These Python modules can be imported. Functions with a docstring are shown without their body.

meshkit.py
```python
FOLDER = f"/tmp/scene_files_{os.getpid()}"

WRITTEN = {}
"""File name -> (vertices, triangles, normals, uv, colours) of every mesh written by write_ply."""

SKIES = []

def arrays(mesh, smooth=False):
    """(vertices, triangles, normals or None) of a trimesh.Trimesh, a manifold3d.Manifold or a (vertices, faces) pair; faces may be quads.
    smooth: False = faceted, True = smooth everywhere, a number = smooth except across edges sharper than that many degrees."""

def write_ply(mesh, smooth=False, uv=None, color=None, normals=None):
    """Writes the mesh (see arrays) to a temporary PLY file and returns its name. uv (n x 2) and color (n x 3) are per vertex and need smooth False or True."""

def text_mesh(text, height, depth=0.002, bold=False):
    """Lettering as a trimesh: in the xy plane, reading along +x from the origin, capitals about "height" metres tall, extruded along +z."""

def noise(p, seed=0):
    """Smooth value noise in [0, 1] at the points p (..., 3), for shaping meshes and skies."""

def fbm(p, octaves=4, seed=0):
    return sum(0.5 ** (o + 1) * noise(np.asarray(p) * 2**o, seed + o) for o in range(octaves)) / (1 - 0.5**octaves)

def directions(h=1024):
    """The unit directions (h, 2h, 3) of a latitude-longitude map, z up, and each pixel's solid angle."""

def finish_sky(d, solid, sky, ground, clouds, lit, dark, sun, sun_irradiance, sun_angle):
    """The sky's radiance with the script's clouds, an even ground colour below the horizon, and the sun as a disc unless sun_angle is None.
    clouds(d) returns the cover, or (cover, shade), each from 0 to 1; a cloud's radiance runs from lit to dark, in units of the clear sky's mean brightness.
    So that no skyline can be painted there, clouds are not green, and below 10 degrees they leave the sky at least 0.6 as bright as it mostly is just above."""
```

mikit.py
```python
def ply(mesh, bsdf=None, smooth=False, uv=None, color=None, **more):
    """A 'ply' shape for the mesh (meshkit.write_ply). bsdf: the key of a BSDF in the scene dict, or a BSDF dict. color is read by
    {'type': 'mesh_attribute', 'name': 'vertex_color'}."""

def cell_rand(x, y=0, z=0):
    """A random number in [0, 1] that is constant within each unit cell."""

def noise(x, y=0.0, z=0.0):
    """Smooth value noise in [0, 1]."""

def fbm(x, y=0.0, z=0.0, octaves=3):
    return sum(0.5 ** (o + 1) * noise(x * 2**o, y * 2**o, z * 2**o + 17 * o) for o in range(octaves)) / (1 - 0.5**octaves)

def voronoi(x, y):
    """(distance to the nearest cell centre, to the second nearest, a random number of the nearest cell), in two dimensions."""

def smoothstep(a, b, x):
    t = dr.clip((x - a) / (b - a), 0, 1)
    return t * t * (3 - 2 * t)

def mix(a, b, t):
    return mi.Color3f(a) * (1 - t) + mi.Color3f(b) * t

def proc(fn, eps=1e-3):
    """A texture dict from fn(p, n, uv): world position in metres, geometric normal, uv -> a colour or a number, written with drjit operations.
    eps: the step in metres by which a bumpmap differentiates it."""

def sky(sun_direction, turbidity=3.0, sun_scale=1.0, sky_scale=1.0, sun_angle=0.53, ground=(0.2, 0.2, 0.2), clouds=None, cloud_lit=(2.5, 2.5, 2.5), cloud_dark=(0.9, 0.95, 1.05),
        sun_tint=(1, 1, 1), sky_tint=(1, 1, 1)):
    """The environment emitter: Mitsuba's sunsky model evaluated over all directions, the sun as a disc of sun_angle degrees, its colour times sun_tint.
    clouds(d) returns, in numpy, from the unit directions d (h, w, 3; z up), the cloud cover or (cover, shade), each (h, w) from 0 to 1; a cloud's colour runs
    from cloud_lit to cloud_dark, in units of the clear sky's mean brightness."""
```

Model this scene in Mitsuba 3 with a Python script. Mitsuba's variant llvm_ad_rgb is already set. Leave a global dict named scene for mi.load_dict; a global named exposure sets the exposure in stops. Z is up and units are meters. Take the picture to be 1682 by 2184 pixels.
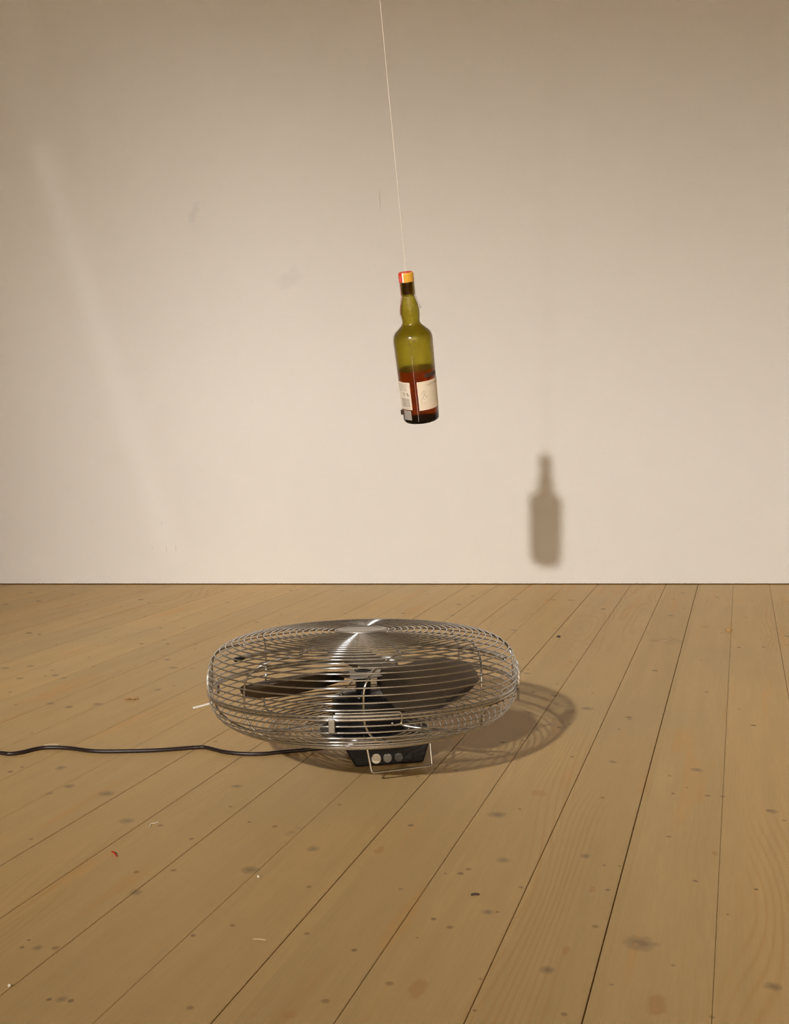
import math, random
import numpy as np, trimesh, drjit as dr, mitsuba as mi, mikit, meshkit
from shapely.geometry import Polygon, box as sbox, LineString, Point
from mikit import fbm, noise, voronoi, cell_rand, smoothstep, mix, proc, ply

T = mi.ScalarTransform4f
random.seed(7); rng = np.random.default_rng(7)
scene, labels = {}, {}
cos, sin, PI = math.cos, math.sin, math.pi

# ------------------------------------------------------------------ camera, lights, exposure
CAM_H = 0.47
PITCH = math.atan(192 / 2200)
scene['camera'] = {'type': 'perspective', 'fov': math.degrees(2 * math.atan(841 / 2200)), 'fov_axis': 'x', 'near_clip': 0.05, 'far_clip': 60.0,
                   'to_world': T().look_at(origin=[0, 0, CAM_H], target=[0, cos(PITCH), CAM_H - sin(PITCH)], up=[0, 0, 1])}
exposure = 2.0
KEY_LIGHT, FILL_LIGHT = (1.0, 0.935, 0.86), (1.0, 0.87, 0.70)
WALL_Y = 2.9615
KEY_POS, KEY_AIM, KEY_POWER = np.array([-1.47, -2.136, 2.05]), np.array([0.90, WALL_Y, -0.08]), 1110.0
FILL_POWER = 113.0
ROOM = (-3.4, 3.4, -4.2, WALL_Y)      # x0, x1, y0, y1
CEIL = 3.6

# ------------------------------------------------------------------ helpers
def num(name):
    if name not in scene and not any(k.startswith(name + '__') for k in scene) and name not in labels:
        return name
    i = 1
    while True:
        k = f'{name}_{i:03d}'
        if k not in scene and not any(q.startswith(k + '__') for q in scene) and k not in labels:
            return k
        i += 1

counters = {}
def key_for(name, parent):
    k = f'{parent}__{name}'
    n = counters.get(k, 0); counters[k] = n + 1
    return k if n == 0 else f'{k}_{n:03d}'

def part(parent, name, mesh, bsdf, smooth=False, label=None, **kw):
    k = key_for(name, parent)
    if bsdf == 'mat_chrome' and smooth is True and 'uv' in mesh.metadata: kw['uv'] = mesh.metadata['uv']
    scene[k] = ply(mesh, bsdf, smooth, **kw)
    if label: labels[k] = {'label': label}
    return k

def thing(name, label, cat, group=None, mesh=None, bsdf=None, smooth=False, **kw):
    k = num(name)
    labels[k] = {'label': label, 'category': cat}
    if group: labels[k]['group'] = group
    if mesh is not None: scene[k] = ply(mesh, bsdf, smooth, **kw)
    return k

def struct(name, mesh, bsdf, label=None, **kw):
    scene[name] = ply(mesh, bsdf, False, **kw)
    labels[name] = {'kind': 'structure'}
    if label: labels[name]['label'] = label

def xf(mesh, M):
    m = mesh.copy(); m.apply_transform(M); return m

def rotm(axis, deg): return trimesh.transformations.rotation_matrix(math.radians(deg), axis)
def trans(v): return trimesh.transformations.translation_matrix(v)

def lathe(profile, n=96, a0=0.0, a1=2 * PI):
    """profile: (r, z) points, outside on the right of the path when going up -> outward normals."""
    p = np.asarray(profile, float); full = abs(a1 - a0 - 2 * PI) < 1e-6
    m = n if full else n + 1
    a = a0 + (a1 - a0) * np.arange(m) / n
    v = np.stack([p[:, 0][:, None] * np.cos(a), p[:, 0][:, None] * np.sin(a), np.repeat(p[:, 1][:, None], m, 1)], -1).reshape(-1, 3)
    f = []
    for i in range(len(p) - 1):
        for j in range(n):
            j2 = (j + 1) % m
            A, B, C, D = i * m + j, i * m + j2, (i + 1) * m + j2, (i + 1) * m + j
            if p[i, 0] > 1e-9: f.append([A, B, C])
            if p[i + 1, 0] > 1e-9: f.append([A, C, D])
            elif p[i, 0] <= 1e-9: f.append([A, C, D])
    me = trimesh.Trimesh(v, np.array(f), process=False)
    me.merge_vertices(digits_vertex=7)
    me.update_faces(me.nondegenerate_faces())
    return me

def torus(R, z, r, n=128, m=8):
    a, b = 2 * PI * np.arange(n) / n, 2 * PI * np.arange(m) / m
    A, B = np.meshgrid(a, b, indexing='ij')
    v = np.stack([(R + r * np.cos(B)) * np.cos(A), (R + r * np.cos(B)) * np.sin(A), z + r * np.sin(B)], -1).reshape(-1, 3)
    i, j = np.meshgrid(np.arange(n), np.arange(m), indexing='ij')
    q = np.stack([i * m + j, ((i + 1) % n) * m + j, ((i + 1) % n) * m + (j + 1) % m, i * m + (j + 1) % m], -1).reshape(-1, 4)
    me = trimesh.Trimesh(v, np.vstack([q[:, [0, 1, 2]], q[:, [0, 2, 3]]]), process=False)
    me.metadata['uv'] = np.stack([A.ravel() / (2 * PI), B.ravel() / (2 * PI)], 1)
    return me

def tube(path, r, m=8, closed=False):
    p = np.asarray(path, float); N = len(p)
    rr = np.broadcast_to(np.asarray(r, float), (N,))
    t = (np.roll(p, -1, 0) - np.roll(p, 1, 0)) if closed else np.gradient(p, axis=0)
    t /= np.linalg.norm(t, axis=1, keepdims=True)
    x = np.cross(t[0], [0, 0, 1]) if abs(t[0][2]) < .9 else np.cross(t[0], [1, 0, 0])
    v = []
    for i in range(N):
        x = x - t[i] * (x @ t[i]); x /= np.linalg.norm(x)
        y = np.cross(t[i], x)
        a = 2 * PI * np.arange(m) / m
        v.append(p[i] + rr[i] * (np.cos(a)[:, None] * x + np.sin(a)[:, None] * y))
    v = np.vstack(v); f = []
    for i in range(N if closed else N - 1):
        for j in range(m):
            A, B = i * m + j, i * m + (j + 1) % m
            C, D = ((i + 1) % N) * m + (j + 1) % m, ((i + 1) % N) * m + j
            f += [[A, B, C], [A, C, D]]
    if not closed:
        v = np.vstack([v, p[0], p[-1]])
        for j in range(m):
            f += [[N * m, (j + 1) % m, j], [N * m + 1, (N - 1) * m + j, (N - 1) * m + (j + 1) % m]]
    me = trimesh.Trimesh(v, np.array(f), process=False)
    if me.volume < 0: me.invert()
    uv = [[i / N, j / m] for i in range(N) for j in range(m)] + ([] if closed else [[0, .5], [1, .5]])
    me.metadata['uv'] = np.array(uv)
    return me

def fillet(points, rad, n=6):
    """polyline with its inner corners rounded"""
    P = [np.asarray(q, float) for q in points]; out = [P[0]]
    for a, b, c in zip(P, P[1:], P[2:]):
        u, w = a - b, c - b
        r = min(rad, .45 * np.linalg.norm(u), .45 * np.linalg.norm(w))
        s, e = b + u / np.linalg.norm(u) * r, b + w / np.linalg.norm(w) * r
        for k in range(n + 1):
            q = k / n; out.append((1 - q) ** 2 * s + 2 * q * (1 - q) * b + q * q * e)
    return np.array(out + [P[-1]])

def catmull(P, n=8):
    P = np.asarray(P, float); Q = np.vstack([2 * P[0] - P[1], P, 2 * P[-1] - P[-2]]); out = []
    for i in range(1, len(Q) - 2):
        a, b, c, d = Q[i - 1:i + 3]
        for k in range(n):
            t = k / n
            out.append(.5 * (2 * b + (c - a) * t + (2 * a - 5 * b + 4 * c - d) * t * t + (3 * b - a - 3 * c + d) * t ** 3))
    return np.array(out + [P[-1]])

def bevel_prism(poly, z0, z1, bev=.0008):
    """convex polygon extruded from z0 to z1 with a small bevel along the top edge"""
    c = np.array(Polygon(poly).exterior.coords)[:-1]
    if not Polygon(c).exterior.is_ccw: c = c[::-1]
    ins = Polygon(c).buffer(-bev, join_style=2)
    if ins.is_empty or ins.geom_type != 'Polygon' or len(ins.exterior.coords) - 1 != len(c):
        t = c
    else:
        t = np.array(ins.exterior.coords)[:-1]
        if not ins.exterior.is_ccw: t = t[::-1]
        k = np.argmin(np.linalg.norm(t - c[0], axis=1)); t = np.roll(t, -k, 0)
    n = len(c)
    v = np.vstack([np.c_[c, np.full(n, z0)], np.c_[c, np.full(n, z1 - bev)], np.c_[t, np.full(n, z1)]])
    f = []
    for l in range(2):
        for j in range(n):
            A, B = l * n + j, l * n + (j + 1) % n
            f += [[A, B, B + n], [A, B + n, A + n]]
    for j in range(1, n - 1):
        f += [[2 * n, 2 * n + j, 2 * n + j + 1], [0, j + 1, j]]
    return trimesh.Trimesh(v, np.array(f), process=False)

def rbox(sx, sy, sz, r=.003, seg=4):
    """box with rounded vertical and horizontal edges, centred"""
    import manifold3d as m3
    s = m3.Manifold.sphere(r, 16)
    pts = [s.translate([x * (sx / 2 - r), y * (sy / 2 - r), z * (sz / 2 - r)]) for x in (-1, 1) for y in (-1, 1) for z in (-1, 1)]
    h = m3.Manifold.batch_hull(pts).to_mesh()
    return trimesh.Trimesh(h.vert_properties[:, :3], h.tri_verts, process=False)

def hull(points_r):
    import manifold3d as m3
    h = m3.Manifold.batch_hull([m3.Manifold.sphere(r, 16).translate(list(map(float, p))) for p, r in points_r]).to_mesh()
    return trimesh.Trimesh(h.vert_properties[:, :3], h.tri_verts, process=False)

# ------------------------------------------------------------------ materials
TH = math.radians(18.502)
EX, EY = math.sin(TH), math.cos(TH)            # along the boards
NX, NY = math.cos(TH), -math.sin(TH)           # across the boards
SEAMS_SEEN = [-.843, -.753, -.7325, -.6555, -.5650, -.4692, -.3815, -.2900, -.1933, -.1056, -.0089, .0904]
SEAMS_SEEN = [-1.1745, -1.086, -.999, -.9105, -.8215, -.7337, -.6548, -.5647, -.4692, -.3815, -.2900, -.1933, -.1056, -.0089, .0904]
PITCHW = .0905
seams = [SEAMS_SEEN[0] - PITCHW * k for k in range(80, 0, -1)] + SEAMS_SEEN + [SEAMS_SEEN[-1] + PITCHW * k for k in range(1, 80)]

KNOTS = [tuple(map(float, q.split(','))) for q in """0.223,0.896,0.0160,0;0.132,0.851,0.0076,0;0.124,1.202,0.0124,0;0.184,1.274,0.0125,4;0.117,1.074,0.0080,0;0.207,1.085,0.0065,0;0.069,1.041,0.0047,1;0.153,0.883,0.0037,2;0.316,0.824,0.0086,0;0.458,1.214,0.0088,0;0.019,1.170,0.0052,1;0.200,1.004,0.0041,2;0.350,1.091,0.0034,2;0.090,0.956,0.0068,0;0.099,0.956,0.0029,1;0.019,0.820,0.0077,2;0.212,0.799,0.0086,2;-0.151,1.049,0.0105,0;-0.260,0.997,0.0082,0;-0.317,1.183,0.0095,0;-0.365,1.274,0.0115,0;-0.090,1.103,0.0082,0;-0.119,1.147,0.0079,3;-0.110,1.163,0.0057,3;-0.230,1.131,0.0040,1;-0.036,0.884,0.0036,1;-0.084,0.783,0.0071,4;-0.334,0.889,0.0029,1;-0.320,0.888,0.0048,0;-0.333,0.902,0.0024,1;-0.282,0.805,0.0035,1;-0.272,0.805,0.0053,0;-0.264,0.803,0.0035,1;-0.185,0.910,0.0033,1;-0.171,1.180,0.0029,1;-0.017,1.100,0.0049,2;-0.438,1.274,0.0058,0;-0.455,1.371,0.0083,0;-0.421,1.300,0.0085,0;-0.367,1.274,0.0077,0;-0.518,1.356,0.0049,1;-0.416,1.784,0.0077,0;-0.496,1.690,0.0099,0;-0.539,1.673,0.0083,0;-0.576,1.695,0.0076,0;-0.632,1.888,0.0093,0;-0.609,1.867,0.0073,0;-0.703,1.959,0.0087,0;-0.747,1.944,0.0107,0;-0.538,2.162,0.0072,1;-0.483,2.162,0.0062,1;-0.450,2.014,0.0087,0;-0.817,2.274,0.0101,1;-0.788,2.259,0.0066,1;-1.005,2.637,0.0104,1;-1.006,2.821,0.0096,0;-0.937,2.686,0.0092,1;-0.673,2.708,0.0103,1;-0.639,2.658,0.0063,1;-0.436,2.665,0.0075,1;-0.290,2.861,0.0093,1;-0.120,2.513,0.0058,1;-0.535,2.327,0.0055,1;-0.481,2.327,0.0044,1;-0.424,1.947,0.0093,0;-0.689,1.864,0.0084,0;-0.671,1.768,0.0053,1;-0.204,1.300,0.0076,0;-0.882,2.798,0.0095,0;-0.324,2.399,0.0067,1;-0.498,2.200,0.0052,1;-0.422,2.157,0.0051,1;-0.145,2.853,0.0066,0;-0.765,2.919,0.0097,0;0.317,1.664,0.0120,0;0.410,1.363,0.0102,0;0.374,1.613,0.0070,1;0.303,1.396,0.0068,0;0.494,1.925,0.0074,1;0.716,2.349,0.0114,3;0.526,2.570,0.0109,1;0.466,2.701,0.0126,0;0.420,2.708,0.0101,0;0.596,2.190,0.0316,3;0.561,2.195,0.0126,3;0.248,1.903,0.0081,0;0.242,1.768,0.0067,0;0.275,1.743,0.0083,1;0.212,2.767,0.0090,0;0.166,2.637,0.0110,1;0.140,2.488,0.0104,0;0.558,1.569,0.0055,1;0.545,1.768,0.0052,1;0.320,2.708,0.0088,1;0.270,2.306,0.0086,0;0.360,2.229,0.0052,1;0.354,1.274,0.0038,1;0.222,1.574,0.0038,1;0.254,1.559,0.0045,1;0.160,1.484,0.0057,1;0.250,1.418,0.0041,1;0.721,2.125,0.0063,1;0.773,2.130,0.0063,1;0.377,1.295,0.0026,1;0.673,2.482,0.0107,0;0.794,2.813,0.0094,0;0.869,2.745,0.0066,1;0.866,2.239,0.0100,0;0.022,2.513,0.0081,1;0.091,2.798,0.0065,1;0.740,2.715,0.0065,1;0.223,1.061,0.0027,1;0.239,1.059,0.0027,1;0.309,1.023,0.0032,1;0.242,0.858,0.0027,0;0.319,0.951,0.0020,1;0.365,1.004,0.0032,1;0.461,1.185,0.0025,1;0.064,0.789,0.0021,1;0.182,0.827,0.0022,0;0.037,0.942,0.0034,1;0.073,0.836,0.0026,0;0.128,1.009,0.0036,0;0.053,1.041,0.0021,1;0.006,1.005,0.0030,0;0.021,0.906,0.0023,0""".split(';')]

def floor_color(p, n, uv):
    s = p.x * EX + p.y * EY
    q = p.x * NX + p.y * NY
    bi = dr.floor((q + 1.1745) / .08987)           # roughly the board
    rnd = cell_rand(bi, 3, 1)
    base = mix((.475, .325, .147), (.515, .345, .149), rnd)
    base = base * (.95 + .10 * cell_rand(bi, 5, 2))
    # long soft grain
    w = fbm(s * 1.9 + 31 * rnd, q * 11 + 7 * rnd, 0, 2)
    ph = q * 620 + 85 * w + 60 * rnd
    ring = dr.power(.5 + .5 * dr.sin(ph), 3.0)
    fade = smoothstep(.42, .78, fbm(s * 2.1 + 5, q * 12 + 3, 4, 2))
    base = mix(base, base * mi.Color3f(.93, .82, .66), ring * fade * .6)
    base = base * (.95 + .10 * fbm(s * 5 + 9 * rnd, q * 60, 2, 2))
    fine = fbm(s * 30, q * 700, 1, 2)
    base = base * (.965 + .07 * fine)
    # orange resin streaks
    o = smoothstep(.70, .86, fbm(s * 4.5 + 13, q * 45 + 40 * rnd, 9, 2))
    base = mix(base, base * mi.Color3f(1.06, .86, .62), o * .45)
    # grey worn patches
    g = smoothstep(.45, .8, fbm(p.x * 3.1, p.y * 3.1, 6, 3))
    base = mix(base, mi.Color3f(.41, .315, .17), g * .35)
    # small scattered specks
    d, _, r = voronoi(p.x * 9 + .3, p.y * 9)
    sp = (1 - smoothstep(.012, .03, d / (.5 + r))) * dr.select(r > .45, 1.0, 0.0)
    base = mix(base, base * mi.Color3f(.55, .48, .40), sp * .7)
    # the knots
    wob = (fbm(p.x * 160, p.y * 160, 3, 2) - .5)
    dark = [mi.Float(0) for _ in range(3)]
    for kx, ky, kr, kind in KNOTS:
        if kind == 1: kr = kr * .82
        dx, dy = p.x - kx, p.y - ky
        a, b = (dx * EX + dy * EY), (dx * NX + dy * NY)
        st = {0: 1.0, 1: 1.0, 2: .45, 3: .8, 4: 1.0}[int(kind)]
        rad = dr.sqrt(dr.square(a * st) + dr.square(b)) / kr + wob * .5
        m = 1 - smoothstep(.55, 1.12, rad)
        core = 1 - smoothstep(.1, .55, rad)
        if kind == 0: dark[0] = dr.maximum(dark[0], .55 * m + .35 * core); 
        elif kind == 1: dark[1] = dr.maximum(dark[1], m)
        elif kind == 2 or kind == 4: dark[2] = dr.maximum(dark[2], m * (1 if kind == 2 else .8))
        else: dark[0] = dr.maximum(dark[0], .35 * m * smoothstep(-.25, .1, wob))
    base = mix(base, mi.Color3f(.20, .135, .08), dark[0] * .72)
    base = mix(base, mi.Color3f(.16, .09, .045), dark[1] * .62)
    base = mix(base, mi.Color3f(.40, .20, .07), dark[2] * .55)
    return base

scene['mat_boards'] = {'type': 'principled', 'base_color': proc(floor_color), 'roughness': .52, 'specular': .35}
scene['mat_gap'] = {'type': 'diffuse', 'reflectance': {'type': 'rgb', 'value': [.16, .095, .042]}}

SCUFFS = [(-.632, .105, .0012, .013), (-.659, .105, .001, .011), (-.699, .108, .0009, .006), (-.671, .18, .0009, .006), (-.041, 1.093, .0014, .035), (.02, .03, .001, .003)]
def wall_color(p, n, uv):
    c = mi.Color3f(.80, .79, .775) * (.985 + .03 * fbm(p.x * 1.3, p.z * 1.3, 1, 3))
    c = c * (.994 + .012 * fbm(p.x * 14, p.z * 14, 2, 2))
    m = mi.Float(0)
    for x, z, a, b in SCUFFS:
        e = dr.sqrt(dr.square((p.x - x + .06 * (p.z - z)) / a) + dr.square((p.z - z) / b))
        m = dr.maximum(m, 1 - smoothstep(.5, 1.1, e))
    c = mix(c, c * mi.Color3f(.66, .62, .58), m * .55)
    sm = mi.Float(0)
    for x, z, a, b in ((-.565, 1.054, .012, .03), (-.293, .873, .035, .035)):
        e = dr.sqrt(dr.square((p.x - x - .35 * (p.z - z)) / a) + dr.square((p.z - z) / b)) + (fbm(p.x * 60, p.z * 60, 4, 2) - .5)
        sm = dr.maximum(sm, 1 - smoothstep(.3, 1.2, e))
    c = mix(c, c * mi.Color3f(.90, .90, .93), sm * .6)
    d, _, r = voronoi(p.x * 7, p.z * 7)
    c = mix(c, c * .72, (1 - smoothstep(.006, .013, d)) * dr.select(r > .8, .5, 0.0))
    return c
scene['mat_wall'] = {'type': 'diffuse', 'reflectance': proc(wall_color)}
scene['mat_plain'] = {'type': 'diffuse', 'reflectance': {'type': 'rgb', 'value': [.52, .505, .48]}}
scene['mat_white'] = {'type': 'diffuse', 'reflectance': {'type': 'rgb', 'value': [.76, .745, .72]}}
scene['mat_ceiling'] = {'type': 'diffuse', 'reflectance': {'type': 'rgb', 'value': [.10, .098, .094]}}
scene['mat_chrome'] = {'type': 'roughconductor', 'material': 'none', 'alpha_u': .011, 'alpha_v': .14, 'distribution': 'ggx', 'specular_reflectance': {'type': 'rgb', 'value': [.62, .615, .61]}}
scene['mat_satin'] = {'type': 'roughconductor', 'material': 'none', 'alpha': .22, 'distribution': 'ggx', 'specular_reflectance': {'type': 'rgb', 'value': [.74, .72, .69]}}
scene['mat_clip'] = {'type': 'roughconductor', 'material': 'none', 'alpha': .2, 'distribution': 'ggx', 'specular_reflectance': {'type': 'rgb', 'value': [.33, .31, .27]}}
scene['mat_blade'] = {'type': 'roughconductor', 'material': 'none', 'alpha': .13, 'distribution': 'ggx', 'specular_reflectance': {'type': 'rgb', 'value': [.20, .178, .155]}}
scene['mat_black'] = {'type': 'principled', 'base_color': {'type': 'rgb', 'value': [.007, .007, .008]}, 'roughness': .22, 'specular': .22}
scene['mat_black_matt'] = {'type': 'principled', 'base_color': {'type': 'rgb', 'value': [.014, .014, .015]}, 'roughness': .42, 'specular': .25}
scene['mat_cord'] = {'type': 'roughplastic', 'diffuse_reflectance': {'type': 'rgb', 'value': [.022, .014, .013]}, 'alpha': .16}
def plain(name, rgb, rough=.5, spec=.4):
    scene[name] = {'type': 'principled', 'base_color': {'type': 'rgb', 'value': list(rgb)}, 'roughness': rough, 'specular': spec}
plain('mat_button_cream', (.86, .80, .66)); plain('mat_button_grey', (.40, .40, .38)); plain('mat_button_dark', (.13, .13, .135)); plain('mat_button_black', (.02, .02, .021))
plain('mat_white_plastic', (.72, .70, .64), .35)

# ------------------------------------------------------------------ the room
x0, x1, y0, y1 = ROOM
def slab(a, b): return trimesh.creation.box(bounds=[a, b])
struct('floor', slab([x0, y0, -.06], [x1, y1 + .1, -.005]), 'mat_gap', 'pale pine board floor with knots and dark joints')
struct('wall_back', slab([x0 - .12, y1, .0035], [x1 + .12, y1 + .12, CEIL]), 'mat_wall', 'cream white plaster wall behind the hanging bottle')
struct('wall_left', slab([x0 - .12, y0, 0], [x0, y1, CEIL]), 'mat_plain')
struct('wall_right', slab([x1, y0, 0], [x1 + .12, y1, CEIL]), 'mat_plain')
struct('wall_front', slab([x0 - .12, y0 - .12, 0], [x1 + .12, y0, CEIL]), 'mat_white')
struct('ceiling', slab([x0 - .12, y0 - .12, CEIL], [x1 + .12, y1 + .12, CEIL + .1]), 'mat_ceiling')

room_poly = sbox(x0, y0, x1, y1 + .02)
GAP = .0009
def board(qa, qb, sa, sb):
    c = [(q * NX + s * EX, q * NY + s * EY) for q, s in ((qa, sa), (qb, sa), (qb, sb), (qa, sb))]
    return Polygon(c).intersection(room_poly)
WIDE = {.0904: .0006, -.0089: .0003, -.1056: .0011, -.1933: .0008, -.2900: .0007, -.3815: .0010, -.4692: .0003, -.5647: .0007, -.6548: .0008, -.7337: .0010, -.8215: .0005, -.9105: .0006}
def joint(q, k):
    for c, w in WIDE.items():
        if abs(c - q) < 1e-6: return w / 2
    return GAP * random.Random(k).uniform(.2, .5)
for i in range(len(seams) - 1):
    a, b = seams[i], seams[i + 1]
    r_ = random.Random(i)
    g0, g1 = joint(a, i), joint(b, i + 1)
    cuts = [-9.0, r_.uniform(-3.2, -.8), 9.0]
    if abs(a - .0904) < 1e-6:
        cuts = [-9.0, .6129 * EX + 1.5818 * EY, 9.0]
    for s0, s1 in zip(cuts, cuts[1:]):
        pg = board(a + g0, b - g1, s0 + .0005, s1 - .0005)
        if pg.is_empty or pg.area < 1e-4: continue
        part('floor', 'plank', bevel_prism(np.array(pg.exterior.coords)[:-1], -.005, 0, .0006), 'mat_boards')

# ------------------------------------------------------------------ key spotlight, added slit lamp and fill floods (behind and above the camera)
plain('mat_lamp_body', (.03, .03, .032), .4)
def spotlight(pos, aim, power, tint, r_disc, r_tube, l_tube, label, doors=None, along=None):
    t = thing('unseen_spotlight', label, 'spotlight')
    pos, aim = np.asarray(pos, float), np.asarray(aim, float)
    d = (aim - pos) / np.linalg.norm(aim - pos)
    M = trimesh.geometry.align_vectors([0, 0, 1], d); M[:3, 3] = pos
    n = 48
    disc = trimesh.Trimesh(np.vstack([[[0, 0, 0]], [[r_disc * cos(2 * PI * k / n), r_disc * sin(2 * PI * k / n), 0] for k in range(n)]]), [[0, 1 + k, 1 + (k + 1) % n] for k in range(n)], process=False)
    k = part(t, 'lens', xf(disc, M), 'mat_white_plastic')
    scene[k]['emitter'] = {'type': 'area', 'radiance': {'type': 'rgb', 'value': [power * c for c in tint]}, 'sampling_weight': 3.0 if doors and along is None else 1.0}
    prof = [(0, -.10), (r_tube * .7, -.10), (r_tube + .004, -.06), (r_tube + .004, l_tube), (r_tube, l_tube), (r_tube, -.004), (0, -.004)]
    part(t, 'housing', xf(lathe(prof, 48), M), 'mat_lamp_body', 35)
    if doors:                                    # barn doors: flaps around the beam
        l_, gap_ = doors
        side = np.cross(d, [0, 0, 1]) if along is None else np.asarray(along, float) - d * (d @ np.asarray(along, float)); side /= np.linalg.norm(side); upv = np.cross(side, d)
        D = np.eye(4); D[:3, 0], D[:3, 1], D[:3, 2], D[:3, 3] = side, upv, d, pos
        for k in range(4):                        # above, below, left, right
            hv = k < 2; g_, w_ = (gap_[0], gap_[1] * 2) if hv else (gap_[1], gap_[0] * 2); sg = (-1, 1)[k % 2]
            pr = Polygon([(.0, r_tube), (l_, g_), (l_, g_ + .003), (.0, r_tube + .006)])
            fl = trimesh.creation.extrude_polygon(pr, w_, engine='earcut')          # x = along the beam, y = outwards, z = across
            V = fl.vertices; a_, b_, c_ = V[:, 2] - w_ / 2, sg * V[:, 1], V[:, 0]
            fl.vertices = np.stack([a_, b_, c_] if hv else [b_, a_, c_], 1)
            trimesh.repair.fix_normals(fl)
            part(t, 'barn_door', xf(fl, D), 'mat_lamp_body')
    part(t, 'stem', tube([pos - d * .05 + [0, 0, .05], [pos[0] - d[0] * .05, pos[1] - d[1] * .05, CEIL]], .009), 'mat_lamp_body', True)
spotlight(KEY_POS, KEY_AIM, KEY_POWER, KEY_LIGHT, .065, .075, .02, 'black gallery spotlight on a long stem with four barn doors', (.456, (.0866, .156)))
spotlight((-1.95, -1.7, 2.35), (-.825, WALL_Y, .69), 44000.0, KEY_LIGHT, .003, .012, .01, 'small black slit lamp added to draw a streak of light on the wall, left of the others', (.45, (.0022, .050)), (.36, 0, -1.18))  # lamp added only to throw the faint diagonal streak on the wall
for lx, lab in ((-0.9, 'added black fill floodlight washing the left half of the rear wall'), (0.1, 'added black fill floodlight washing the middle of the rear wall'), (1.1, 'added black fill floodlight washing the right half of the rear wall')):
    spotlight((lx, -2.0, 3.0), (lx * 1.4, -4.2, .3), FILL_POWER, FILL_LIGHT, .14, .15, .03, lab)  # unseen fill lamps, added to lift the ambient by bounce off the rear wall

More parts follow.
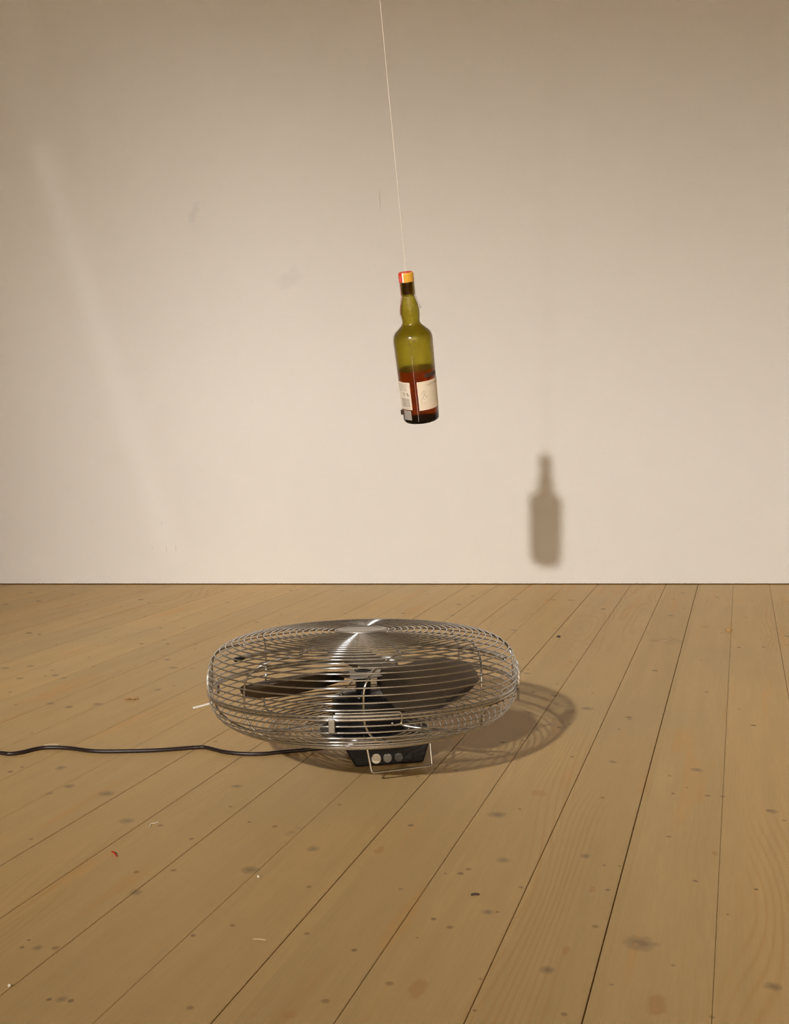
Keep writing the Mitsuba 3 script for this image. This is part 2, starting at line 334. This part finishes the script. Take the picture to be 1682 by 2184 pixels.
# ------------------------------------------------------------------ the fan
fan = thing('floor_fan', 'chrome wire cage fan lying face up on the board floor', 'fan')
FAN = trans([-.043, 1.388, .1200]) @ rotm([0, 1, 0], -1.3) @ rotm([1, 0, 0], -3.6)
R, ZS, OFF = .2085, -.008, -.0100          # widest radius, height of the seam, height of the inner works
def prof(t, H, n): return R * abs(cos(t)) ** (2 / n), H * abs(sin(t)) ** (2 / n)
def arc(H, n, first, step, rmin):
    t = np.linspace(0, PI / 2, 4000); P = np.array([prof(q, H, n) for q in t])
    s = np.r_[0, np.cumsum(np.linalg.norm(np.diff(P, axis=0), axis=1))]
    out, k = [], 0
    while True:
        j = np.searchsorted(s, first + k * step)
        if j >= len(t) or P[j, 0] < rmin: break
        out.append(P[j]); k += 1
    return np.array(out), P
HU, NU, HL, NL = .0665, 4.0, -.069, 3.0
WR = .00104
def cyl(az, r, z):     # azimuth from the front (towards the camera), to the right
    a = math.radians(az); return np.array([r * sin(a), -r * cos(a), z])
RS = np.interp(-ZS, *np.array([prof(q, abs(HL), NL) for q in np.linspace(0, PI / 2, 500)]).T[::-1])
for grd, H, n, first, step, rmin, rev in (('front_guard', HU, NU, .0005, .0088, .036, 1), ('rear_guard', HL, NL, .0180, .0086, .060, -1)):
    g = part(fan, grd, xf(torus(RS, ZS + .0021 * rev, .0018, 160), FAN), 'mat_chrome', True)
    rings, P = arc(abs(H), n, first, step, rmin)
    for r_, z_ in rings:
        part(g, 'ring_wire', xf(torus(r_, rev * z_, WR, 144), FAN), 'mat_chrome', True)
    # eight swept spokes inside the rings
    for k in range(8):
        pts = [] if rev < 0 else [cyl(2 + 45 * k, RS - .0024, ZS + .001)]
        for j in np.linspace(0, len(P) - 1, 400).astype(int):
            r_, z_ = P[j]
            if r_ < rmin - .003: break
            if rev < 0 and z_ < -ZS: continue
            w = np.clip((r_ / R - .76) / .24, 0, 1)
            if rev > 0: w = max(w, 1 - z_ / (HU * .9)) if z_ < HU * .9 and r_ > .8 * R else w * 0.0
            sw = -17 * w
            off = .0023 if z_ > .0023 else z_
            pts.append(cyl(19 + 45 * k + sw, r_ - .0023 * min(1, (r_ / R) ** 2), rev * (z_ - off * min(1, 2 * (1 - r_ / R) + .05))))
        pts = np.array(pts); d_ = np.r_[0, np.cumsum(np.linalg.norm(np.diff(pts, axis=0), axis=1))]
        q = np.linspace(0, d_[-1], 56); pts = np.stack([np.interp(q, d_, pts[:, c]) for c in range(3)], 1)
        part(g, 'spoke', xf(tube(pts, .0013, 8), FAN), 'mat_chrome', True)
# hub badge of the front guard
BZ = .0655
part(fan, 'badge', xf(lathe([(0, BZ - .006), (.030, BZ - .006), (.0338, BZ - .0045), (.0345, BZ - .0010), (.0345, BZ + .0012), (.0330, BZ + .0030), (.0305, BZ + .0030), (.0290, BZ + .0018), (0, BZ + .0022)], 64), FAN), 'mat_satin', 40, label='round brushed metal badge')
# rear mounting plate and stiffener loops
part(fan, 'rear_plate', xf(lathe([(0, HL - .002), (.062, HL - .002), (.062, HL + .001), (0, HL + .001)], 64), FAN), 'mat_black_matt', 40)
for az in (-78, 66, 160, -150):
    a0_, a1_ = az - 3.2, az + 3.2
    pts = [cyl(a0_, .150, HL + .006), cyl(a0_ * .5 + az * .5, .10, HL + .0065), cyl(az - 9, .058, HL + .012), cyl(az, .048, HL + .016), cyl(az + 9, .058, HL + .012), cyl(a1_ * .5 + az * .5, .10, HL + .0065), cyl(a1_, .150, HL + .006)]
    part(fan, 'stiffener_loop', xf(tube(catmull(pts, 8), .0014, 8), FAN), 'mat_chrome', True)
# carrying hoop round the back of the cage
hoop = np.array([cyl(a_, R - .008, .017) for a_ in np.linspace(99, 243, 60)])
hk = part(fan, 'handle_hoop', xf(tube(hoop, .0027, 10), FAN), 'mat_chrome', True)
part(hk, 'end_cap', xf(tube([cyl(a_, R - .008, .017) for a_ in np.linspace(242.5, 248, 6)], .0033, 10), FAN), 'mat_black', True, label='black rubber end')
# clips on the seam
for az in (-8.3, 78, 168, -102):
    cl = trimesh.util.concatenate([xf(rbox(.0080, .0022, .0165, .001), trans([0, 0, -.0090])), xf(rbox(.019, .0030, .0024, .001), trans([-.0075, .001, .0028]))])
    part(fan, 'clip', xf(cl, FAN @ rotm([0, 0, 1], az) @ trans([0, -RS - .0030, ZS])), 'mat_clip', 40)
# the latch wire beside the front clip
LW = [(-7, .0062), (-2, .0064), (5, .0064), (13.5, .0062), (14.2, .0020), (14.0, -.0080), (11.5, -.0095), (10.8, -.0060)]
part(fan, 'latch_wire', xf(tube(fillet([cyl(a_, RS + .0032, ZS + z_) for a_, z_ in LW], .002), .0011, 8), FAN), 'mat_chrome', True)
# tilt knobs and the rod at the left
for az, dz in ((-93, .001), (90, .002)):
    kn = lathe([(0, 0), (.015, 0), (.0180, .0012), (.0180, .0030), (.011, .0055), (0, .0062)], 40)
    M = FAN @ rotm([0, 0, 1], az) @ trans([0, -R - .0005, dz]) @ rotm([1, 0, 0], 90)
    part(fan, 'tilt_knob', xf(kn, M), 'mat_white_plastic', 40, label='pale flat knob on the side of the cage')
rod = [cyl(-82, R - .006, -.022), cyl(-81, R + .004, -.0245), cyl(-79.5, R + .021, -.027)]
part(fan, 'side_rod', xf(tube(catmull(rod, 6), .0016, 8), FAN), 'mat_white_plastic', True)

# blades
IN = FAN @ trans([0, 0, OFF])
blades = part(fan, 'blade_plate', xf(lathe([(0, .0150), (.031, .0150), (.0345, .0162), (.0335, .0175), (.020, .0200), (.012, .0212), (0, .0212)], 64), IN), 'mat_satin', 40)
def blade(az, beta):
    nu, nv = 22, 18
    V = []
    for i in range(nu):
        u = i / (nu - 1); r_ = .026 + u * .148
        wid = .018 + .112 * min(1, (u / .45)) ** .8 * (1 - max(0, (u - .72) / .28) ** 2.6 * .75)
        tw = math.radians(beta + 8 * (1 - u))
        for j in range(nv):
            v = j / (nv - 1) - .5
            c = v * wid - .012 * u
            camber = .010 * (1 - (2 * v) ** 2)
            edge = r_ - .012 * (2 * abs(v)) ** 3 * u
            y = c * cos(tw) + camber * sin(tw); z = c * sin(tw) + camber * cos(tw)
            V.append([edge, y, z])
    V = np.array(V); F = []
    for i in range(nu - 1):
        for j in range(nv - 1):
            A = i * nv + j; F += [[A, A + nv, A + nv + 1], [A, A + nv + 1, A + 1]]
    s = trimesh.Trimesh(V, F, process=False); nrm = s.vertex_normals
    th_ = .0007
    W = np.vstack([V + nrm * th_, V - nrm * th_]); n0 = len(V)
    F2 = [list(f) for f in F] + [[a + n0, c + n0, b + n0] for a, b, c in F]
    edge = [(i * nv) for i in range(nu)] + [(nu - 1) * nv + j for j in range(1, nv)] + [i * nv + nv - 1 for i in range(nu - 2, -1, -1)] + [j for j in range(nv - 2, 0, -1)]
    for a, b in zip(edge, edge[1:] + edge[:1]): F2 += [[a, a + n0, b + n0], [a, b + n0, b]]
    m = trimesh.Trimesh(W, F2, process=False); trimesh.repair.fix_normals(m)
    return xf(m, rotm([0, 0, 1], az - 90) @ trans([0, 0, .0135]))
for az in (62, 182, -58):
    part(blades, 'blade', xf(blade(az, 18), IN), 'mat_blade', 40)
part(blades, 'nut', xf(trimesh.util.concatenate([lathe([(0, .020), (.0120, .020), (.0120, .0222), (.0112, .0228), (.0075, .0228), (.0070, .0215), (0, .0215)], 40), xf(trimesh.creation.cylinder(radius=.0035, height=.003, sections=6), trans([0, 0, .0222]))]), IN), 'mat_black', 40, label='black hub nut')
part(fan, 'shaft', xf(lathe([(0, -.008), (.0105, -.008), (.0105, .0085), (.0098, .0092), (.0098, .0150), (0, .0150)], 40), IN), 'mat_black', 40)
MO = IN @ trans([.007, 0, 0])
mot = part(fan, 'motor', xf(lathe([(0, -.058), (.046, -.058), (.050, -.053), (.0505, -.020), (.049, -.0135), (.044, -.0100), (.020, -.0075), (.0150, -.0068), (0, -.0068)], 72), MO), 'mat_black', 40, label='black motor housing')
for k in range(6):
    M = MO @ rotm([0, 0, 1], 60 * k + 12)
    part(mot, 'screw', xf(lathe([(0, 0), (.0030, 0), (.0030, .0012), (.0018, .0020), (0, .0020)], 16), M @ trans([.038, 0, -.0096])), 'mat_chrome', 40)
# switch box under the motor
import manifold3d as m3
bx = hull([((x, y, z), .004) for x, y, z in ((-.064, .025, .041), (.060, .025, .041), (-.060, .080, .041), (.056, .080, .041), (-.044, .018, .0045), (.046, .018, .0045), (-.044, .080, .0045), (.046, .080, .0045))])
BX = trans([-.004, 1.367, 0]) @ rotm([0, 0, 1], 13)
box_k = part(fan, 'switch_box', xf(bx, BX), 'mat_black_matt', 30, label='black switch box with round push buttons')
part(box_k, 'foot', xf(rbox(.076, .050, .012, .003), BX @ trans([0, .050, .006])), 'mat_black_matt', 30)
for xx, rr, mm in ((-.0180, .0068, 'mat_button_cream'), (-.0022, .0061, 'mat_button_grey'), (.0135, .0060, 'mat_button_dark'), (.0290, .0060, 'mat_button_black')):
    bt = lathe([(0, -.003), (rr, -.003), (rr, .0022), (rr - .0009, .0032), (0, .0036)], 32)
    part(box_k, 'button', xf(bt, BX @ trans([xx, .0169, .0102]) @ rotm([1, 0, 0], 90 - 10)), mm, 40,
         label={'mat_button_cream': 'cream round button', 'mat_button_grey': 'grey round button', 'mat_button_dark': 'dark grey round button', 'mat_button_black': 'black round button'}[mm])
# wire foot bracket in front
br = fillet([(-.040, 1.325, .060), (-.036, 1.306, .050), (-.0291, 1.2995, .0176), (.0494, 1.3243, .0190), (.0465, 1.334, .050), (.038, 1.352, .060)], .004)
part(fan, 'foot_bracket', tube(br, .0014, 8), 'mat_chrome', True, label='small chrome wire bracket before the switch box')

# power cord
cord = [(-.95, 1.43), (-.80, 1.455), (-.66, 1.45), (-.5588, 1.4264), (-.544, 1.4223), (-.5297, 1.4285), (-.5129, 1.4454), (-.4948, 1.4510), (-.4657, 1.4474), (-.4284, 1.4347), (-.3883, 1.4337), (-.3357, 1.4389), (-.2977, 1.4485), (-.285, 1.4510), (-.271, 1.4506), (-.2406, 1.4306), (-.2127, 1.4223), (-.1862, 1.4223), (-.1608, 1.4306), (-.1218, 1.4400), (-.080, 1.436), (-.052, 1.425)]
zz = [.0029] * 19 + [.0035, .010, .020]
part(fan, 'power_cord', tube(catmull([(x, y, z) for (x, y), z in zip(cord, zz)], 6), .0028, 10), 'mat_cord', True, label='dark brown power cord running left across the boards')

# ------------------------------------------------------------------ the bottle
bottle = thing('bottle', 'half full green glass bottle of red whisky hanging in the air on a line', 'bottle')
BU = np.array([-.113, -.2739, .9551]); BU /= np.linalg.norm(BU)
BC = np.array([.0349, 1.89, .6056]) - .1375 * BU          # centre of the base
X = np.array([1.0, 0, 0]); X = X - BU * (X @ BU); X /= np.linalg.norm(X)
Yv = np.cross(BU, X)
BM = np.eye(4); BM[:3, 0], BM[:3, 1], BM[:3, 2], BM[:3, 3] = X, Yv, BU, BC     # local -y looks to the camera
def smooth_profile(P, n=6): return catmull(np.asarray(P, float), n)
outer = [(0, .0035), (.012, .0030), (.022, .0012), (.0275, .0004), (.0308, .0010), (.0326, .0035), (.0331, .008), (.0335, .025), (.0346, .085), (.0355, .135), (.0358, .148), (.0353, .1555), (.0325, .1635), (.0262, .1700), (.0200, .1760), (.0163, .1810), (.0157, .1850), (.0166, .1930), (.0172, .2005), (.0163, .2100), (.0140, .2190), (.0118, .2270), (.0109, .2305), (.0116, .2318), (.0120, .2330), (.0121, .2440), (.0121, .2535), (.0115, .2548)]
OUT = smooth_profile(outer[1:], 5); OUT = np.vstack([[0, .0035], OUT])
inner = [(0, .013), (.012, .0110), (.022, .0085), (.0275, .0075), (.0300, .0100), (.0306, .016), (.0311, .030), (.0320, .085), (.0329, .135), (.0331, .147), (.0326, .1540), (.0298, .1615), (.0237, .1680), (.0175, .1745), (.0137, .1805), (.0131, .1850), (.0140, .1930), (.0146, .2005), (.0138, .2100), (.0116, .2190), (.0096, .2270), (.0088, .2305), (.0088, .2440), (.0088, .2530), (.0096, .2548), (.0115, .2548)]
INN = smooth_profile(inner[1:], 5); INN = np.vstack([[0, .013], INN])
LEVEL = .0985
k_ = np.searchsorted(INN[:, 1][:60] if False else INN[5:, 1], LEVEL) + 5
rl = np.interp(LEVEL, INN[k_ - 1:k_ + 1, 1], INN[k_ - 1:k_ + 1, 0])
low = np.vstack([INN[:k_], [[rl, LEVEL]]]); up = np.vstack([[[rl, LEVEL]], INN[k_:]])
def flip(m): m = m.copy(); m.invert(); return m
glass = trimesh.util.concatenate([lathe(OUT, 128), flip(lathe(up, 128))])
scene['mat_glass'] = {'type': 'roughdielectric', 'alpha': .03, 'distribution': 'ggx', 'int_ior': 1.5, 'ext_ior': 1.0}
scene['green_glass'] = {'type': 'homogeneous', 'albedo': 0.0, 'sigma_t': {'type': 'rgb', 'value': [.158, .200, .72]}, 'scale': 1000.0}
scene['mat_whisky'] = {'type': 'dielectric', 'int_ior': 1.36, 'ext_ior': 1.5}
scene['whisky_liquid'] = {'type': 'homogeneous', 'albedo': 0.0, 'sigma_t': {'type': 'rgb', 'value': [.045, .40, .80]}, 'scale': 100.0}
scene['mat_whisky_top'] = {'type': 'dielectric', 'int_ior': 1.36, 'ext_ior': 1.0}
part(bottle, 'glass', xf(glass, BM), 'mat_glass', 40, label='green glass body', interior={'type': 'ref', 'id': 'green_glass'})
wk = part(bottle, 'whisky', xf(lathe(low, 128), BM), 'mat_whisky', 40, interior={'type': 'ref', 'id': 'whisky_liquid'}, exterior={'type': 'ref', 'id': 'green_glass'}, label='red brown whisky filling the lower half')
part(wk, 'surface', xf(lathe([(rl, LEVEL), (rl * .5, LEVEL), (0, LEVEL)], 128), BM), 'mat_whisky_top', False, interior={'type': 'ref', 'id': 'whisky_liquid'})

def r_at(z): 
    i = np.argsort(OUT[8:, 1][:80]); return float(np.interp(z, OUT[5:, 1], OUT[5:, 0]))
def wrap(az0, az1, z0, z1, off=.00025, th=.00015, corner=0, nz=8, na=40):
    """thin curved sheet on the body; azimuth from the front (-y), to the right"""
    P = []
    a = np.linspace(az0, az1, na); z = np.linspace(z0, z1, nz)
    def pt(q, h, o):
        r_ = r_at(h) + o; t = math.radians(q); return [r_ * sin(t), -r_ * cos(t), h]
    V = [pt(q, h, off + th) for h in z for q in a] + [pt(q, h, off) for h in z for q in a]
    V = np.array(V)
    uv = np.array([[(q - az0) / (az1 - az0), (h - z0) / (z1 - z0)] for h in z for q in a] * 2)
    F = []; n0 = nz * na
    for i in range(nz - 1):
        for j in range(na - 1):
            A = i * na + j
            F += [[A, A + 1, A + na + 1], [A, A + na + 1, A + na], [A + n0, A + na + 1 + n0, A + 1 + n0], [A + n0, A + na + n0, A + na + 1 + n0]]
    bd = [j for j in range(na)] + [i * na + na - 1 for i in range(1, nz)] + [(nz - 1) * na + j for j in range(na - 2, -1, -1)] + [i * na for i in range(nz - 2, 0, -1)]
    for p_, q_ in zip(bd, bd[1:] + bd[:1]): F += [[p_, p_ + n0, q_ + n0], [p_, q_ + n0, q_]]
    return trimesh.Trimesh(V, np.array(F), process=False), uv
def wrap_flat(mesh, az, z, off=.00042):
    """bend a flat xy mesh (x along the girth, y up) onto the body at azimuth az (degrees), height z"""
    m = mesh.copy(); v = m.vertices
    out = np.zeros_like(v)
    for i, (x, y, w) in enumerate(v):
        r0 = r_at(z + y); t = math.radians(az) + x / r0
        r_ = r0 + off + w
        out[i] = [r_ * sin(t), -r_ * cos(t), z + y]
    m.vertices = out; return m
def rect(x0, y0, x1, y1, d=.00012): return trimesh.creation.box(bounds=[[x0, y0, 0], [x1, y1, d]])
plain('mat_label_cream', (.78, .70, .56), .6); plain('mat_label_back', (.74, .69, .59), .6); plain('mat_ink', (.20, .16, .13), .7); plain('mat_ink_grey', (.36, .32, .29), .7); plain('mat_ink_light', (.42, .36, .29), .7)
plain('mat_tab_shade', (.05, .035, .025), .5); plain('mat_strip_grey', (.34, .33, .31), .6)
# front label
FZ0, FZ1 = .0265, .0800
fl, fuv = wrap(-3, 118, FZ0, FZ1)
fk = part(bottle, 'front_label', xf(fl, BM), 'mat_label_cream', 40, label='cream front label with wide spaced capitals and a sketch')
def subdivided(m, l): 
    v, f = trimesh.remesh.subdivide_to_size(m.vertices, m.faces, l); return trimesh.Trimesh(v, f, process=False)
xs = math.radians(28) * .034
tl = []
xc = 0.0
for ch in 'LAGAVULIN':
    g = meshkit.text_mesh(ch, .0044, .00012); wch = g.bounds[1][0] - g.bounds[0][0]
    g.apply_translation([xc - g.bounds[0][0], 0, 0]); tl.append(g); xc += wch + .0016
part(fk, 'lettering', xf(wrap_flat(subdivided(trimesh.util.concatenate(tl), .002), 29, .0712), BM), 'mat_ink', False)
t2 = meshkit.text_mesh('SINGLE ISLAY MALT', .0014, .00012)
part(fk, 'small_lettering', xf(wrap_flat(subdivided(t2, .002), 38, .0672), BM), 'mat_ink_light', False)
def stroke(pts, w, d=.00012):
    pg = LineString(catmull(np.asarray(pts, float), 6)).buffer(w, cap_style=1)
    return trimesh.creation.extrude_polygon(pg, d, engine='earcut')
sk = [stroke([(0, .020), (.003, .024), (.0065, .026), (.0080, .0235), (.0060, .020), (.0035, .016)], .00030),
      stroke([(.0015, .021), (.0045, .0195), (.0080, .0165), (.0095, .013)], .00028), stroke([(.0020, .0235), (.0040, .0245), (.0055, .0230)], .00025),
      stroke([(.0035, .016), (.002, .013), (.003, .011), (.0055, .0105)], .00025), stroke([(.0, .0125), (-.0015, .009), (-.001, .005), (.001, .0035)], .0002),
      stroke([(.003, .0175), (.0055, .0185), (.0070, .0205)], .0002), stroke([(.0045, .0025), (.0055, .0020)], .0003), stroke([(.0075, .0145), (.0090, .0150), (.0100, .0142)], .0003)]
part(fk, 'sketch', xf(wrap_flat(subdivided(trimesh.util.concatenate(sk), .002), 8, .0365), BM), 'mat_ink_grey', False)
# back label
BZ0, BZ1 = .0285, .0800
bl, buv = wrap(-128, -25, BZ0, BZ1)
bk = part(bottle, 'back_label', xf(bl, BM), 'mat_label_back', 40, label='pale back label with small print, two symbols and a barcode')
xa = lambda az: math.radians(az + 60) * .034
lines = []
for i, (u0, u1) in enumerate(((-84, -34), (-84, -36), (-82, -36), (-84, -38), (-80, -38), (-84, -36))):
    z_ = .0765 - .0024 * i; lines.append(rect(xa(u0), z_, xa(u1), z_ + .0007))
part(bk, 'print_lines', xf(wrap_flat(subdivided(trimesh.util.concatenate(lines), .003), -60, 0), BM), 'mat_ink_grey', False)
cy, sy_ = .0575, []
ring_ = Point(xa(-50), cy).buffer(.0030).difference(Point(xa(-50), cy).buffer(.0020)).difference(sbox(xa(-50), cy, xa(-50) + .004, cy + .001))
sy_.append(trimesh.creation.extrude_polygon(ring_, .00012, engine='earcut'))
man = Polygon([(0, -.0035), (.0012, -.0035), (.0014, .0005), (.0022, .0010), (.0018, .0020), (.0, .0012), (-.0018, .0024), (-.0022, .0014), (-.0006, .0004)]).union(Point(.0002, .0026).buffer(.0008)).union(sbox(.0024, -.0034, .0040, -.0010))
g = trimesh.creation.extrude_polygon(man, .00012, engine='earcut') if man.geom_type == 'Polygon' else trimesh.util.concatenate([trimesh.creation.extrude_polygon(q, .00012, engine='earcut') for q in man.geoms])
g.apply_translation([xa(-37), cy, 0]); sy_.append(g)
part(bk, 'symbols', xf(wrap_flat(subdivided(trimesh.util.concatenate(sy_), .002), -60, 0), BM), 'mat_ink', False)
bars, xb, rb = [], xa(-66), random.Random(3)
while xb < xa(-33):
    w_ = rb.choice([.00035, .00035, .0006, .0009]); bars.append(rect(xb, .0335, xb + w_, .0500)); xb += w_ + rb.choice([.0003, .0005, .0006])
part(bk, 'barcode', xf(wrap_flat(trimesh.util.concatenate(bars), -60, 0), BM), 'mat_ink_grey', False)
part(bk, 'print_lines', xf(wrap_flat(subdivided(trimesh.util.concatenate([rect(xa(-64), .0305, xa(-33), .0313)]), .003), -60, 0), BM), 'mat_ink_grey', False)
# grey strip below the back label, dark sheet standing in for a shadowy patch above the front label
gs, _ = wrap(-62, -31, .0085, .0270)
gk = part(bottle, 'striped_sticker', xf(gs, BM), 'mat_strip_grey', 40, label='grey striped sticker below the back label')
st_ = [rect(math.radians(a_) * .0335, .0095, math.radians(a_) * .0335 + .0009, .0262) for a_ in (-13, -8, -2, 5, 10)]
part(gk, 'stripes', xf(wrap_flat(trimesh.util.concatenate(st_), -46, 0), BM), 'mat_ink_grey', False)
part(bottle, 'tape_tab', xf(rbox(.0035, .0050, .0095, .0012), BM @ rotm([0, 0, 1], -84) @ trans([0, -.0345, .0195])), 'mat_tab_shade', 30, label='dark tab at the foot of the bottle')
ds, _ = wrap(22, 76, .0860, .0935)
part(bottle, 'shade_strip', xf(ds, BM), 'mat_tab_shade', 40, label='added dark strip for a shadowy patch above the front label')  # shade put in as a dark sheet, no printed label here
# mould seam
sm_path = [[(r_at(z) + .0001) * sin(math.radians(-9)), -(r_at(z) + .0001) * cos(math.radians(-9)), z] for z in np.linspace(.006, .128, 30)]
plain('mat_seam', (.52, .47, .36), .3)
part(bottle, 'mould_seam', xf(tube(sm_path, np.linspace(.00045, .0002, 30), 6), BM), 'mat_seam', True, label='thin pale line up the front of the glass')
# stopper and cap
plain('mat_cork', (.16, .085, .035), .8); plain('mat_cap', (.74, .40, .05), .28, .5); plain('mat_cap_red', (.66, .05, .03), .35); plain('mat_cap_white', (.85, .80, .70), .4)
part(bottle, 'cork', xf(lathe([(0, .2335), (.0070, .2335), (.0082, .2350), (.0084, .2545), (0, .2545)], 40), BM), 'mat_cork', 40, label='brown cork inside the neck')
cap = part(bottle, 'cap', xf(lathe([(0, .2550), (.0128, .2550), (.0134, .2556), (.0135, .2690), (.0130, .2706), (.0118, .2715), (0, .2718)], 64), BM), 'mat_cap', 40, label='orange stopper cap')
def sheet(az0, az1, z0, z1, r0=.0136):
    a = np.linspace(az0, az1, 24)
    prof_ = [(r0, z0), (r0, z1), (.0131, z1 + .0018), (.0119, .2719), (.0110, .2720)]
    V = np.array([[[(r_ + o) * sin(math.radians(q)), -(r_ + o) * cos(math.radians(q)), h] for q in a] for o in (.0002, 0) for r_, h in prof_]).reshape(2, len(prof_), 24, 3)
    m, n = len(prof_), 24; V = V.reshape(-1, 3); F = []; n0 = m * n
    for i in range(m - 1):
        for j in range(n - 1):
            A = i * n + j; F += [[A, A + 1, A + n + 1], [A, A + n + 1, A + n], [A + n0, A + n + 1 + n0, A + 1 + n0], [A + n0, A + n + n0, A + n + 1 + n0]]
    bd = [j for j in range(n)] + [i * n + n - 1 for i in range(1, m)] + [(m - 1) * n + j for j in range(n - 2, -1, -1)] + [i * n for i in range(m - 2, 0, -1)]
    for p_, q_ in zip(bd, bd[1:] + bd[:1]): F += [[p_, p_ + n0, q_ + n0], [p_, q_ + n0, q_]]
    return trimesh.Trimesh(V, np.array(F), process=False)
part(cap, 'red_seal', xf(sheet(-125, -34, .2556, .2690), BM), 'mat_cap_red', 40, label='red paper seal')
part(cap, 'top_seal', xf(lathe([(0, .2717), (.0108, .2717), (.0106, .2721), (0, .2722)], 40), BM), 'mat_cap_red', 40, label='red paper disc on top of the cap')
part(cap, 'white_edge', xf(sheet(-33.5, -20, .2556, .2690), BM), 'mat_cap_white', 40, label='white edge of the seal')
part(cap, 'dots', xf(trimesh.util.concatenate([xf(lathe([(0, 0), (.0009, 0), (.0009, .00015), (0, .00015)], 12), rotm([0, 0, 1], -52) @ trans([0, -.01385, z]) @ rotm([1, 0, 0], 90)) for z in (.2585, .2620, .2655)]), BM), 'mat_cap_white', False)
plain('mat_thread', (.10, .07, .05), .6)
th1 = [(.0128, -.003, .256), (.0126, -.003, .240), (.0128, -.003, .232), (.0150, -.003, .222), (.0180, -.003, .212), (.0188, -.003, .2075), (.0205, -.003, .2085), (.0200, -.003, .2098)]
part(bottle, 'seal_thread', xf(tube(catmull(th1, 6), .0004, 6), BM), 'mat_thread', True, label='thin dark thread curling beside the neck')
th2 = [(-.0128, -.003, .256), (-.0126, -.003, .240), (-.0126, -.003, .232), (-.0150, -.003, .219), (-.0171, -.003, .206), (-.0176, -.003, .198)]
plain('mat_thread_red', (.35, .05, .04), .6)
part(bottle, 'seal_thread', xf(tube(catmull(th2, 6), .00045, 6), BM), 'mat_thread_red', True, label='thin red thread down the side of the neck')

# hanging line
plain('mat_line', (.82, .78, .70), .3)
top = BC + BU * .2715
TX = -0.1042
z_end = CEIL
end = top + (np.array([TX, -.2868, 1.0])) * (z_end - top[2])
thing('hanging_line', 'thin pale nylon line from above down to the bottle cap', 'line', mesh=tube(np.array([top + (end - top) * q for q in np.linspace(0, 1, 12)]), .00055, 6), bsdf='mat_line', smooth=True)

# ------------------------------------------------------------------ litter on the boards
plain('mat_red', (.50, .03, .01), .6); plain('mat_pale', (.82, .78, .68), .7); plain('mat_straw', (.70, .60, .42), .7); plain('mat_splinter', (.05, .035, .03), .7); plain('mat_chip', (.42, .26, .11), .8); plain('mat_shaving', (.66, .52, .33), .7)
def litter(name, label, cat, pts, r, mat, group=None):
    P = catmull([(x, y, z) for x, y, z in pts], 5)
    rr = np.full(len(P), r); rr[0] = rr[-1] = r * .5
    thing(name, label, cat, group, tube(P, rr, 6), mat, True)
litter('thread', 'short red thread lying on the boards', 'thread', [(-.3099, 1.0939, .0008), (-.306, 1.089, .0022), (-.301, 1.0817, .0008)], .0008, 'mat_red')
litter('thread', 'curled white thread lying on the boards', 'thread', [(-.2847, 1.1635, .0006), (-.285, 1.1719, .0012), (-.2813, 1.1747, .0008), (-.2773, 1.179, .0006)], .0006, 'mat_pale')
litter('straw', 'thin pale straw lying on the boards left of a long dark joint', 'straw', [(-.1291, .9027, .0005), (-.123, .9022, .0007), (-.1169, .901, .0005)], .0004, 'mat_straw')
litter('splinter', 'dark splinter lying on the boards', 'splinter', [(.0761, .9905, .0008), (.080, .991, .0014), (.0846, .9916, .0008)], .0010, 'mat_splinter')
def flake(c, rx, ry, h, seed):
    r_ = random.Random(seed); n = 9
    a = [2 * PI * k / n for k in range(n)]
    pts = [(c[0] + rx * cos(q) * r_.uniform(.7, 1.1), c[1] + ry * sin(q) * r_.uniform(.7, 1.1)) for q in a]
    pg = Polygon(pts).convex_hull
    m = trimesh.creation.extrude_polygon(pg, h, engine='earcut')
    return m
thing('wood_shaving', 'flat pale wood shaving lying behind the cord', 'wood shaving', mesh=flake((-.4985, 1.470), .0125, .005, .0012, 1), bsdf='mat_shaving')
chip = trimesh.util.concatenate([tube([(-.4471 + .012 * cos(a), 1.7189 + .012 * sin(a), .001), (-.4471 - .012 * cos(a), 1.7189 - .012 * sin(a), .0035)], .0009, 6) for a in (.1, .9, 2.2, 2.9)])
thing('wood_splinters', 'small bundle of brown wood splinters lying left of the fan', 'wood splinters', mesh=chip, bsdf='mat_chip')
thing('wood_chip', 'small brown wood chip lying far right of the fan', 'wood chip', mesh=trimesh.util.concatenate([flake((.7532, 2.295), .007, .006, .006, 4), flake((.760, 2.297), .003, .003, .004, 6)]), bsdf='mat_chip')
thing('wood_chip', 'dark wood chip lying behind the fan', 'wood chip', mesh=flake((.3598, 2.2289), .004, .004, .003, 5), bsdf='mat_splinter')
for (x, y), lb in zip([(-.1408, 1.0309), (-.3214, .8236)], ['white crumb beside a grey knot in the boards', 'white crumb at the lower left edge of the floor']):
    c_ = trimesh.creation.icosphere(subdivisions=2, radius=.0014); c_.vertices *= 1 + .25 * (meshkit.noise(c_.vertices * 900)[:, None] - .5); c_.apply_translation([x, y, .0013])
    thing('crumb', lb, 'crumb', mesh=c_, bsdf='mat_pale', smooth=True)
